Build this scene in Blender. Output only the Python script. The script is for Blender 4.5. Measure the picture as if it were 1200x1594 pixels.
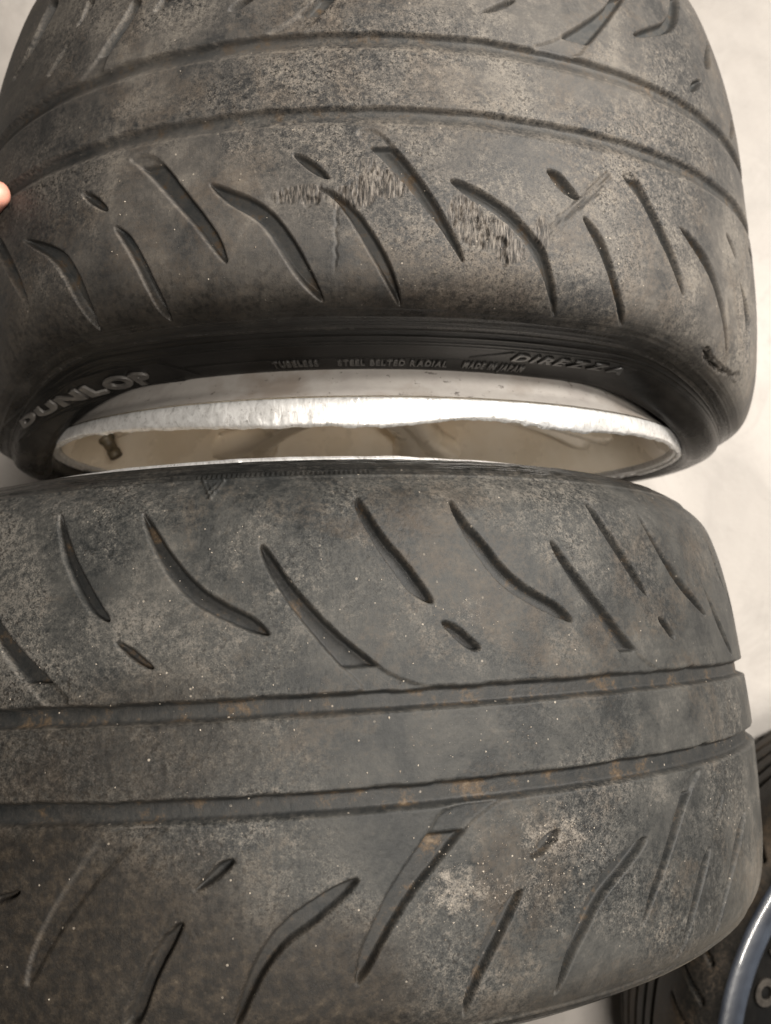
import bpy, bmesh, math, random
import numpy as np
from mathutils import Matrix, Vector

# ------------------------------------------------------------------ clear
for o in list(bpy.data.objects):
    bpy.data.objects.remove(o, do_unlink=True)
scene = bpy.context.scene
COL = scene.collection
random.seed(4)
RNG = np.random.default_rng(11)

# ------------------------------------------------------------------ camera
CAM_H, CAM_TILT = 1.0634, 0.12
cd = bpy.data.cameras.new('camera')
cam = bpy.data.objects.new('camera', cd)
COL.objects.link(cam)
cam.location = (0, 0, CAM_H)
cam.rotation_euler = (CAM_TILT, 0, 0)
cd.sensor_fit = 'HORIZONTAL'
cd.sensor_width = 36.0
cd.lens = 45.0
cd.clip_start = 0.02
cd.clip_end = 60
cd.dof.use_dof = True
cd.dof.focus_distance = 0.47
cd.dof.aperture_fstop = 15.0
scene.camera = cam

# ------------------------------------------------------------------ world and lamps (indoors: ceiling lamp and an added fill, no sun)
wd = bpy.data.worlds.new('World')
scene.world = wd
wd.use_nodes = True
bg = wd.node_tree.nodes['Background']
bg.inputs[0].default_value = (1.0, 0.93, 0.85, 1)
bg.inputs[1].default_value = 0.05


def area_lamp(name, loc, target, sx, sy, watts, color):
    ld = bpy.data.lights.new(name, 'AREA')
    ld.shape = 'RECTANGLE'
    ld.size, ld.size_y = sx, sy
    ld.energy = watts
    ld.color = color
    lo = bpy.data.objects.new(name, ld)
    COL.objects.link(lo)
    lo.location = loc
    d = Vector(target) - Vector(loc)
    lo.rotation_euler = d.to_track_quat('-Z', 'Y').to_euler()
    return lo


area_lamp('added_fill_lamp', (1.75, 1.15, 2.1), (0.15, 0.1, 0.3), 0.22, 1.0, 164, (1.0, 0.945, 0.87))
area_lamp('added_fill_lamp', (0.45, -0.27, 2.6), (0.05, 0.05, 0.3), 0.9, 0.14, 68, (1.0, 0.93, 0.84))  # added fill, aimed between the wheels to brighten the upper dish
area_lamp('door_daylight', (2.6, -1.6, 1.5), (0.4, -0.3, 0.2), 1.2, 1.6, 4, (0.70, 0.83, 1.0))

scene.view_settings.view_transform = 'Standard'
scene.view_settings.look = 'None'
scene.view_settings.exposure = 0.0
scene.view_settings.gamma = 1.0
scene.render.engine = 'CYCLES'


# ------------------------------------------------------------------ helpers
def link(name, me, parent=None, mats=()):
    o = bpy.data.objects.new(name, me)
    COL.objects.link(o)
    if parent:
        o.parent = parent
    for m in mats:
        me.materials.append(m)
    return o


def tag(o, label=None, cat=None, group=None, kind=None):
    if label: o['label'] = label
    if cat: o['category'] = cat
    if group: o['group'] = group
    if kind: o['kind'] = kind
    return o


def mesh_np(name, V, F, smooth=True):
    me = bpy.data.meshes.new(name)
    V = np.asarray(V, np.float32)
    F = np.asarray(F, np.int32)
    me.vertices.add(len(V))
    me.vertices.foreach_set('co', V.ravel())
    n, k = F.shape
    me.loops.add(n * k)
    me.loops.foreach_set('vertex_index', F.ravel())
    me.polygons.add(n)
    me.polygons.foreach_set('loop_start', np.arange(0, n * k, k, dtype=np.int32))
    me.update(calc_edges=True)
    me.polygons.foreach_set('use_smooth', np.full(n, smooth, bool))
    if n < 100000:
        me.validate()
    return me


def grid_faces(nr, nc, close=True):
    """rows x columns grid; columns wrap when close."""
    i = np.arange(nr - 1)[:, None]
    j = np.arange(nc if close else nc - 1)[None, :]
    j2 = (j + 1) % nc
    return np.stack([i * nc + j, (i + 1) * nc + j, (i + 1) * nc + j2, i * nc + j2], -1).reshape(-1, 4)


def set_attr(me, name, vals):
    a = me.attributes.new(name, 'FLOAT', 'POINT')
    a.data.foreach_set('value', np.asarray(vals, np.float32).ravel())


def bm_mesh(name, bm, smooth=False):
    me = bpy.data.meshes.new(name)
    bm.normal_update()
    bm.to_mesh(me)
    bm.free()
    if smooth:
        me.polygons.foreach_set('use_smooth', np.full(len(me.polygons), True))
    return me


def _hash(ix, iy, seed):
    h = (ix.astype(np.int64) * 374761393 + iy.astype(np.int64) * 668265263 + seed * 974634721) & 0xFFFFFFFF
    h = ((h ^ (h >> 13)) * 1274126177) & 0xFFFFFFFF
    h = ((h ^ (h >> 16)) * 2246822519) & 0xFFFFFFFF
    return ((h ^ (h >> 15)) & 0xFFFFFF).astype(np.float64) / 0xFFFFFF


def vnoise(x, y, seed=0):
    ix, iy = np.floor(x), np.floor(y)
    fx, fy = x - ix, y - iy
    fx, fy = fx * fx * (3 - 2 * fx), fy * fy * (3 - 2 * fy)
    a, b = _hash(ix, iy, seed), _hash(ix + 1, iy, seed)
    c, d = _hash(ix, iy + 1, seed), _hash(ix + 1, iy + 1, seed)
    return (a * (1 - fx) + b * fx) * (1 - fy) + (c * (1 - fx) + d * fx) * fy


def fbm(x, y, seed=0, oct=3):
    s, w, tot = 0, 1.0, 0
    for k in range(oct):
        s = s + w * vnoise(x * 2 ** k, y * 2 ** k, seed + 17 * k)
        tot += w
        w *= 0.5
    return s / tot


def sstep(a, b, x):
    t = np.clip((x - a) / (b - a), 0, 1)
    return t * t * (3 - 2 * t)


# ------------------------------------------------------------------ node helpers
class NT:
    def __init__(self, name):
        self.m = bpy.data.materials.new(name)
        self.m.use_nodes = True
        self.t = self.m.node_tree
        self.t.nodes.clear()
        self.out = self.t.nodes.new('ShaderNodeOutputMaterial')
        self.p = self.t.nodes.new('ShaderNodeBsdfPrincipled')
        self.t.links.new(self.p.outputs[0], self.out.inputs[0])
        tc = self.t.nodes.new('ShaderNodeTexCoord')
        self.obj, self.uv = tc.outputs['Object'], tc.outputs['UV']

    def set(self, src, inp):
        if isinstance(src, bpy.types.NodeSocket):
            self.t.links.new(src, inp)
        elif isinstance(src, (tuple, list)) and len(src) == 3 and inp.type == 'RGBA':
            inp.default_value = (*src, 1)
        else:
            inp.default_value = src

    def attr(self, n):
        a = self.t.nodes.new('ShaderNodeAttribute')
        a.attribute_name = n
        return a.outputs['Fac']

    def mapping(self, vec, scale, loc=(0, 0, 0)):
        n = self.t.nodes.new('ShaderNodeMapping')
        self.t.links.new(vec, n.inputs[0])
        n.inputs['Location'].default_value = loc
        n.inputs['Scale'].default_value = scale
        return n.outputs[0]

    def noise(self, vec, scale, detail=4, rough=0.55, dist=0.0):
        n = self.t.nodes.new('ShaderNodeTexNoise')
        self.t.links.new(vec, n.inputs['Vector'])
        n.inputs['Scale'].default_value = scale
        n.inputs['Detail'].default_value = detail
        n.inputs['Roughness'].default_value = rough
        n.inputs['Distortion'].default_value = dist
        return n.outputs[0]

    def voro(self, vec, scale, out='Distance'):
        n = self.t.nodes.new('ShaderNodeTexVoronoi')
        self.t.links.new(vec, n.inputs['Vector'])
        n.inputs['Scale'].default_value = scale
        return n.outputs[out]

    def ramp(self, fac, stops):
        n = self.t.nodes.new('ShaderNodeValToRGB')
        self.t.links.new(fac, n.inputs[0])
        e = n.color_ramp.elements
        while len(e) < len(stops):
            e.new(0.5)
        for el, (p, c) in zip(e, stops):
            el.position = p
            el.color = (*c, 1) if isinstance(c, (tuple, list)) else (c, c, c, 1)
        return n.outputs[0]

    def rng(self, v, a, b, c=0.0, d=1.0):
        n = self.t.nodes.new('ShaderNodeMapRange')
        self.set(v, n.inputs[0])
        for i, x in enumerate((a, b, c, d)):
            n.inputs[i + 1].default_value = x
        return n.outputs[0]

    def math(self, op, a, b=0.0):
        n = self.t.nodes.new('ShaderNodeMath')
        n.operation = op
        self.set(a, n.inputs[0])
        self.set(b, n.inputs[1])
        return n.outputs[0]

    def mix(self, f, a, b):
        n = self.t.nodes.new('ShaderNodeMix')
        n.data_type = 'RGBA'
        self.set(f, n.inputs[0])
        self.set(a, n.inputs[6])
        self.set(b, n.inputs[7])
        return n.outputs[2]

    def mixf(self, f, a, b):
        n = self.t.nodes.new('ShaderNodeMix')
        n.data_type = 'FLOAT'
        self.set(f, n.inputs[0])
        self.set(a, n.inputs[2])
        self.set(b, n.inputs[3])
        return n.outputs[0]

    def bump(self, h, strength, dist, prev=None):
        n = self.t.nodes.new('ShaderNodeBump')
        n.inputs['Strength'].default_value = strength
        n.inputs['Distance'].default_value = dist
        self.t.links.new(h, n.inputs['Height'])
        if prev is not None:
            self.t.links.new(prev, n.inputs['Normal'])
        return n.outputs[0]

    def fin(self, color=None, rough=None, metal=None, normal=None, **kw):
        p = self.p
        if color is not None: self.set(color, p.inputs['Base Color'])
        if rough is not None: self.set(rough, p.inputs['Roughness'])
        if metal is not None: self.set(metal, p.inputs['Metallic'])
        if normal is not None: self.set(normal, p.inputs['Normal'])
        for k, v in kw.items():
            self.set(v, p.inputs[k.replace('_', ' ')])
        return self.m


# ------------------------------------------------------------------ materials
def rubber_material(name, seed, dark, mid, light, brown=0.25, speck=0.5, gtone=1.0):
    """Worn tyre rubber: dusty tread, clean groove floors, torn patches, glossy black sidewall."""
    n = NT(name)
    ob = n.mapping(n.obj, (1, 1, 1), (seed * 3.7, seed * 1.3, seed * 2.1))
    uv = n.mapping(n.uv, (1, 1, 1), (seed * .7, seed * .3, 0))
    mul = lambda a, b: n.math('MULTIPLY', a, b)
    cen = lambda a, k: mul(n.math('SUBTRACT', a, 0.5), k)
    big = n.noise(ob, 6.0, 6, 0.62, 0.5)
    med = n.noise(ob, 34.0, 8, 0.72, 0.3)
    fine = n.noise(ob, 330.0, 6, 0.75)
    vfine = n.noise(ob, 1300.0, 3, 0.7)
    grain = n.noise(n.mapping(uv, (900, 130, 1)), 1.0, 5, 0.7)       # graining across the tread
    roll = n.noise(n.mapping(uv, (22, 520, 1)), 1.0, 5, 0.65)        # rolling marks along it
    v = n.math('ADD', mul(big, 0.5), mul(med, 0.5))
    wear = n.rng(n.noise(ob, 9.0, 4, 0.6, 0.4), 0.42, 0.60, 0.15, 1.0)   # some areas are rubbed smooth, others gritty
    for src, k in ((fine, 0.78), (grain, 0.10), (vfine, 0.55)):
        v = n.math('ADD', v, mul(cen(src, k), wear))
    v = n.math('ADD', v, cen(roll, 0.05))
    col = n.ramp(v, [(0.30, (dark[0] * .55, dark[1] * .55, dark[2] * .55)), (0.41, dark), (0.52, mid), (0.63, light), (0.78, (light[0] * 1.4, light[1] * 1.38, light[2] * 1.36))])
    # brown film
    bm_ = n.rng(n.math('ADD', n.noise(ob, 15.0, 6, 0.72, 0.6), cen(fine, .5)), 0.50, 0.74, 0, brown)
    col = n.mix(bm_, col, (0.095, 0.064, 0.038))
    # pinholes
    pit = n.rng(n.math('ADD', n.noise(ob, 620.0, 2, 0.6), cen(med, .45)), 0.585, 0.65, 0, 0.9)
    pit = mul(pit, wear)
    col = n.mix(pit, col, (0.010, 0.009, 0.008))
    # oily brown-black dirt, with the lower tyre's shaded side painted in
    md = n.rng(n.math('ADD', n.attr('mud_shade'), n.math('ADD', cen(med, .6), cen(fine, .5))), 0.05, 1.0, 0, 0.95)
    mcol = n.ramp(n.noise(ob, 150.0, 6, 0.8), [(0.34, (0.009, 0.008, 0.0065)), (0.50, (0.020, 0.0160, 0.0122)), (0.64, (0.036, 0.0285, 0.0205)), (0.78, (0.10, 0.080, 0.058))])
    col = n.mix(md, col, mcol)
    # black spotting following the dirt and painted shade
    spot = n.rng(n.math('ADD', n.noise(ob, 210.0, 5, 0.7), mul(n.attr('mud_shade'), 0.13)), 0.55, 0.72, 0, 0.75)
    col = n.mix(mul(spot, n.rng(n.attr('mud_shade'), 0.05, 0.6)), col, (0.009, 0.0085, 0.008))
    # torn rubber
    dm = n.attr('dmg')
    tear = n.noise(n.mapping(uv, (950, 120, 1)), 1.0, 6, 0.75, 0.5)
    tcol = n.ramp(tear, [(0.43, (0.006, 0.0055, 0.005)), (0.50, (0.048, 0.042, 0.037)), (0.58, (0.125, 0.110, 0.095)), (0.72, (0.23, 0.205, 0.18))])
    col = n.mix(n.rng(n.math('ADD', dm, cen(fine, .8)), 0.25, 0.7, 0, 0.85), col, tcol)
    # caked pale dust in broken crumbs
    pa = n.attr('pale')
    crumb = n.math('ADD', n.noise(ob, 170.0, 7, 0.82, 0.8), cen(vfine, .5))
    pl = n.rng(n.math('ADD', crumb, mul(pa, 0.20)), 0.62, 0.86, 0, 0.62)
    col = n.mix(mul(pl, n.rng(pa, 0.0, 0.6)), col, (0.24, 0.213, 0.182))
    # grooves: unworn grey rubber with brown dirt lodged in it
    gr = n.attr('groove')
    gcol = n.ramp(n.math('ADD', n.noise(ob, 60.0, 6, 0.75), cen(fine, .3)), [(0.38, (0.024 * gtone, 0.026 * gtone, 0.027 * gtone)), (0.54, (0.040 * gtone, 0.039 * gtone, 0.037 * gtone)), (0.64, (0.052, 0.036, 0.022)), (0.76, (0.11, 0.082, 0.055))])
    col = n.mix(mul(gr, n.rng(n.attr('mud_shade'), 0.35, 1.0, 0.92, 0.35)), col, gcol)
    col = n.mix(mul(n.attr('edge'), n.rng(fine, 0.35, 0.6, 0.03, 0.28)), col, (light[0] * 1.25, light[1] * 1.22, light[2] * 1.2))  # groove rims: wear and edge highlight both painted pale into the colour
    # pale grit specks
    vd = n.voro(ob, 380.0)
    vc = n.t.nodes.new('ShaderNodeSeparateColor')
    n.t.links.new(n.voro(ob, 380.0, 'Color'), vc.inputs[0])
    sp = mul(n.math('LESS_THAN', vd, mul(vc.outputs[1], 0.24)), n.math('GREATER_THAN', vc.outputs[0], 1.0 - 0.10 * speck))
    col = n.mix(mul(sp, n.rng(med, 0.45, 0.6, 0.0, 0.65)), col, (0.33, 0.29, 0.24))
    du = n.attr('dust')
    duf = n.rng(n.math('ADD', du, mul(cen(fine, 0.7), n.math('MULTIPLY', du, n.math('SUBTRACT', 1.0, du)))), 0.0, 1.0)
    clean = n.mix(n.rng(med, 0.45, 0.7, 0, 0.6), (0.0055, 0.0053, 0.005), (0.014, 0.013, 0.012))
    col = n.mix(duf, clean, col)
    rough = n.mixf(duf, n.rng(med, 0.3, 0.7, 0.14, 0.27), n.rng(v, 0.3, 0.7, 0.42, 0.75))
    nb = n.bump(med, 0.04, 0.0010)
    nb = n.bump(n.math('ADD', fine, mul(grain, 0.35)), 0.45, 0.0006, nb)
    nb = n.bump(vfine, 0.30, 0.0003, nb)
    return n.fin(col, rough, 0.0, nb, Specular_IOR_Level=n.mixf(du, 0.09, 0.20))


def metal_materials():
    M = {}
    n = NT('scraped_aluminium')
    big = n.noise(n.obj, 30.0, 5, 0.65)
    chop = n.noise(n.mapping(n.uv, (240, 130, 1)), 1.0, 5, 0.75, 0.8)
    line = n.noise(n.mapping(n.uv, (700, 60, 1)), 1.0, 3, 0.7)
    c = n.ramp(chop, [(0.32, (0.42, 0.41, 0.395)), (0.42, (0.70, 0.69, 0.675)), (0.60, (0.90, 0.895, 0.885))])
    c = n.mix(n.rng(n.noise(n.obj, 300, 3, 0.8), 0.63, 0.70, 0, 0.6), c, (0.12, 0.10, 0.085))
    nb = n.bump(chop, 0.35, 0.0006)
    nb = n.bump(line, 0.3, 0.0004, nb)
    M['scraped'] = n.fin(c, n.rng(big, 0.3, 0.7, 0.30, 0.5), 0.75, nb)
    n = NT('dull_rim_metal')
    v = n.noise(n.obj, 22.0, 5, 0.6)
    c = n.ramp(v, [(0.35, (0.22, 0.19, 0.165)), (0.55, (0.32, 0.30, 0.28)), (0.7, (0.25, 0.23, 0.215))])
    spot = n.rng(n.noise(n.obj, 150, 4, 0.8), 0.61, 0.69, 0, 0.85)
    c = n.mix(spot, c, (0.05, 0.04, 0.035))
    M['band'] = n.fin(c, n.rng(v, 0.3, 0.7, 0.30, 0.5), 0.35, n.bump(n.noise(n.obj, 300, 3), 0.15, 0.0005))
    n = NT('cream_wheel_paint')
    v = n.noise(n.obj, 14.0, 5, 0.6)
    c = n.ramp(v, [(0.35, (0.74, 0.64, 0.50)), (0.65, (0.86, 0.78, 0.66))])
    c = n.mix(n.rng(n.noise(n.obj, 120, 4, 0.75), 0.6, 0.75, 0, 0.35), c, (0.30, 0.23, 0.16))
    M['paint'] = n.fin(c, n.rng(v, 0.3, 0.7, 0.22, 0.36), 0.1, n.bump(n.noise(n.obj, 90, 3), 0.06, 0.001), Coat_Weight=0.3)
    n = NT('valve_rubber')
    c = n.ramp(n.noise(n.obj, 200, 3), [(0.4, (0.045, 0.035, 0.022)), (0.65, (0.10, 0.08, 0.05))])
    M['valve'] = n.fin(c, 0.5, 0.2)
    n = NT('dark_hub')
    M['hub'] = n.fin((0.07, 0.065, 0.06), 0.45, 0.5)
    return M


MM = metal_materials()
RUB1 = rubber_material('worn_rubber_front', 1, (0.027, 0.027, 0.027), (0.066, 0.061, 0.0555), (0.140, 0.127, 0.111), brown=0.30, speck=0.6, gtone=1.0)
RUB2 = rubber_material('worn_rubber_rear', 2, (0.0155, 0.0163, 0.0163), (0.039, 0.0382, 0.0355), (0.094, 0.087, 0.077), brown=0.28, speck=0.9, gtone=0.5)  # low gtone paints shade into the grooves' grey
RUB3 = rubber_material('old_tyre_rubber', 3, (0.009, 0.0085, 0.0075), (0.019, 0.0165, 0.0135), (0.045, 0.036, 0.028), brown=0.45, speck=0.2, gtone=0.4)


def letter_material():
    n = NT('moulded_letter_rubber')
    c = n.ramp(n.noise(n.obj, 120, 4, 0.7), [(0.35, (0.030, 0.028, 0.026)), (0.65, (0.062, 0.057, 0.052))])
    return n.fin(c, 0.5, 0.0, n.bump(n.noise(n.obj, 900, 2), 0.3, 0.0004))


LETTER = letter_material()
nd = NT('dusty_letter_rubber')
DUSTLET = nd.fin(nd.ramp(nd.noise(nd.obj, 120, 4, 0.7), [(0.35, (0.018, 0.016, 0.014)), (0.65, (0.045, 0.040, 0.035))]), 0.85, Specular_IOR_Level=0.1)
nk = NT('dark_moulded_rubber')
DARKLET = nk.fin(nk.ramp(nk.noise(nk.obj, 160, 3), [(0.4, (0.010, 0.0095, 0.009)), (0.7, (0.022, 0.020, 0.018))]), 0.42)


def floor_material():
    n = NT('pale_concrete')
    a = n.noise(n.obj, 2.2, 6, 0.62, 0.4)
    b = n.noise(n.obj, 17.0, 6, 0.7)
    c = n.noise(n.obj, 240.0, 3, 0.7)
    col = n.ramp(a, [(0.32, (0.22, 0.202, 0.185)), (0.5, (0.335, 0.312, 0.290)), (0.68, (0.405, 0.383, 0.36))])
    st = n.rng(n.noise(n.mapping(n.obj, (1, 1, 1), (4.1, 2.2, 0)), 9.0, 6, 0.72, 0.8), 0.50, 0.66, 0, 0.55)
    col = n.mix(st, col, (0.21, 0.195, 0.18))
    col = n.mix(n.rng(b, 0.5, 0.75, 0, 0.3), col, (0.30, 0.275, 0.25))
    col = n.mix(n.rng(c, 0.6, 0.75, 0, 0.35), col, (0.20, 0.18, 0.16))
    nb = n.bump(b, 0.25, 0.003)
    nb = n.bump(c, 0.3, 0.0008, nb)
    return n.fin(col, n.rng(a, 0.3, 0.7, 0.55, 0.75), 0.0, nb)


# ------------------------------------------------------------------ the setting: floor
bm = bmesh.new()
bmesh.ops.create_grid(bm, x_segments=24, y_segments=24, size=3.5)
for v in bm.verts:
    v.co.z = 0.0015 * (math.sin(v.co.x * 3.1) * math.cos(v.co.y * 2.3) - 1)
fl = link('floor', bm_mesh('floor', bm, True), None, [floor_material()])
tag(fl, kind='structure')

# ------------------------------------------------------------------ tyre geometry
TH = CAM_TILT
CM = Matrix(((1, 0, 0), (0, math.cos(TH), -math.sin(TH)), (0, math.sin(TH), math.cos(TH))))


def wheel_empty(name, C, A, U, V, drop):
    """Empty at the wheel's foot; local x = circumference, y = axle, z = up through the tread facing the viewer."""
    C, A, U, V = [CM @ Vector(q) for q in (C, A, U, V)]
    C = C + Vector((0, 0, CAM_H)) - U * drop
    o = bpy.data.objects.new(name, None)
    COL.objects.link(o)
    o.empty_display_size = 0.1
    o.matrix_world = Matrix(((V.x, A.x, U.x, C.x), (V.y, A.y, U.y, C.y), (V.z, A.z, U.z, C.z), (0, 0, 0, 1)))
    return o


def catmull(P, n=24):
    P = np.array(P, float)
    Q = np.vstack([2 * P[0] - P[1], P, 2 * P[-1] - P[-2]])
    o = []
    for i in range(1, len(Q) - 2):
        p0, p1, p2, p3 = Q[i - 1:i + 3]
        t0 = 0
        t1 = t0 + np.linalg.norm(p1 - p0) ** .5
        t2 = t1 + np.linalg.norm(p2 - p1) ** .5
        t3 = t2 + np.linalg.norm(p3 - p2) ** .5
        t = np.linspace(t1, t2, n, endpoint=False)[:, None]
        A1 = (t1 - t) / (t1 - t0) * p0 + (t - t0) / (t1 - t0) * p1
        A2 = (t2 - t) / (t2 - t1) * p1 + (t - t1) / (t2 - t1) * p2
        A3 = (t3 - t) / (t3 - t2) * p2 + (t - t2) / (t3 - t2) * p3
        B1 = (t2 - t) / (t2 - t0) * A1 + (t - t0) / (t2 - t0) * A2
        B2 = (t3 - t) / (t3 - t1) * A2 + (t - t1) / (t3 - t1) * A3
        o.append((t2 - t) / (t2 - t1) * B1 + (t - t1) / (t2 - t1) * B2)
    o.append(P[-1:])
    return np.vstack(o)


def chaikin(P, k=2):
    P = np.array(P, float)
    for _ in range(k):
        Q = np.roll(P, -1, 0)
        P = np.stack([.75 * P + .25 * Q, .25 * P + .75 * Q], 1).reshape(-1, 2)
    return P


def poly_sdf(P, X, Y):
    """signed distance (negative inside) of grid points to a closed polygon."""
    A, B = P, np.roll(P, -1, 0)
    best = np.full(X.shape, 1e9)
    ins = np.zeros(X.shape, bool)
    for (ax, ay), (bx, by) in zip(A, B):
        ex, ey = bx - ax, by - ay
        L = ex * ex + ey * ey
        if L < 1e-14:
            continue
        t = np.clip(((X - ax) * ex + (Y - ay) * ey) / L, 0, 1)
        best = np.minimum(best, (X - ax - t * ex) ** 2 + (Y - ay - t * ey) ** 2)
        if ay != by:
            c = ((ay > Y) != (by > Y)) & (X < (bx - ax) * (Y - ay) / (by - ay) + ax)
            ins ^= c
    d = np.sqrt(best)
    return np.where(ins, -d, d)


class Tyre:
    def __init__(self, prof, drop, bulge=None):
        self.c = catmull(prof)
        self.L = np.r_[0, np.cumsum(np.linalg.norm(np.diff(self.c, axis=0), axis=1))]
        self.drop = drop
        self.bulge = bulge
        d = np.gradient(self.c, self.L, axis=0)
        nrm = np.stack([-d[:, 1], d[:, 0]], 1)
        nrm /= np.linalg.norm(nrm, axis=1, keepdims=True)
        # make it point outwards (away from the section's middle)
        mid = self.c.mean(0) - np.array([0, .02])
        s = np.sign(((self.c - mid) * nrm).sum(1))
        self.n = nrm * (1 if np.median(s) > 0 else -1)

    def at(self, ph, t, h=0.0):
        a = np.interp(t, self.L, self.c[:, 0])
        r = np.interp(t, self.L, self.c[:, 1])
        na = np.interp(t, self.L, self.n[:, 0])
        nr = np.interp(t, self.L, self.n[:, 1])
        a = a + na * h
        r = r + nr * h
        if self.bulge:
            da, dr = self.bulge(ph, t)
            a, r = a + da, r + dr
        return np.stack([r * np.sin(ph), a + 0 * ph, r * np.cos(ph) + self.drop], -1)


def decode(s):
    out = []
    for part in s.strip().split(';'):
        w = part.split()
        out.append((w[0], np.array([[int(x) for x in q.split(',')] for q in w[1:]], float) * np.array([1e-4, 1e-5])))
    return out


def carve(polys, PH, T, phi, trow, R, circ, depth, wall, seed, tie=(0.0095, 0.0115)):
    """depth field of the tread: circumferential grooves + slanted grooves given as outlines in (angle, run)."""
    D = np.zeros(PH.shape)
    S = PH * R
    wob = (fbm(S * 330, T * 330, seed, 3) - .5) * 0.0005
    for (t0, t1, dep, low) in circ:
        w2 = (fbm(S * 60, T * 0 + 3, seed + 5, 3) - .5) * 0.0016
        D = np.maximum(D, dep * np.minimum(np.clip((T - t0 + wob + w2) / 0.0016, 0, 1), sstep(0, 1, np.clip((t1 - T + wob) / low, 0, 1))))
    for fl, P in polys:
        Q = chaikin(P * np.array([R, 1]), 2)
        p0, p1 = (Q[:, 0].min() - .002) / R, (Q[:, 0].max() + .002) / R
        q0, q1 = Q[:, 1].min() - .002, Q[:, 1].max() + .002
        i0, i1 = np.searchsorted(phi, [p0, p1])
        j0, j1 = np.searchsorted(trow, [q0, q1])
        if i1 - i0 < 2 or j1 - j0 < 2:
            continue
        sl = (slice(j0, j1), slice(i0, i1))
        sd = poly_sdf(Q, S[sl], T[sl]) + wob[sl] * .8 - .0005
        m = depth
        if fl == 'S':
            m = depth * .28
        dd = m * np.clip(-sd / min(wall, max(.0006, -.55 * sd.min())), 0, 1)
        if fl == 'T':
            e = np.min([np.maximum(t0 - T[sl], T[sl] - t1) for (t0, t1, _, _) in circ], 0)
            dd = dd * (0.28 + 0.72 * sstep(tie[0], tie[1], e))
        D[sl] = np.maximum(D[sl], dd)
    return D


def columns(p0, p1, step, coarse):
    a = np.arange(p0, p1, step)
    b = np.arange(p1, p0 + 2 * math.pi - coarse * .3, coarse)
    return np.r_[a, b]


def repeat_polys(polys, shifts):
    out = list(polys)
    for s in shifts:
        for fl, P in polys:
            out.append((fl, P + np.array([s, 0])))
    return out


def tyre_mesh(name, ty, phi, trow, H, dust, groove, dmg, R, mud_shade=None, pale=None, edge=None):
    nr, nc = len(trow), len(phi)
    PH, T = np.meshgrid(phi, trow)
    V = ty.at(PH, T, H)
    F = grid_faces(nr, nc, True)
    me = mesh_np(name, V.reshape(-1, 3), F)
    set_attr(me, 'dust', dust)
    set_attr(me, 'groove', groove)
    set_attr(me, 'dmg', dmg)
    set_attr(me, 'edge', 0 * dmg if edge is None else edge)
    set_attr(me, 'pale', 0 * dmg if pale is None else pale)
    set_attr(me, 'mud_shade', 0 * dmg if mud_shade is None else mud_shade)
    uv = np.stack([PH * R, T], -1).reshape(-1, 2)
    lv = np.empty(len(me.loops), np.int32)
    me.loops.foreach_get('vertex_index', lv)
    ul = me.uv_layers.new(name='UVMap')
    ul.data.foreach_set('uv', uv[lv].astype(np.float32).ravel())
    return me
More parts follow.
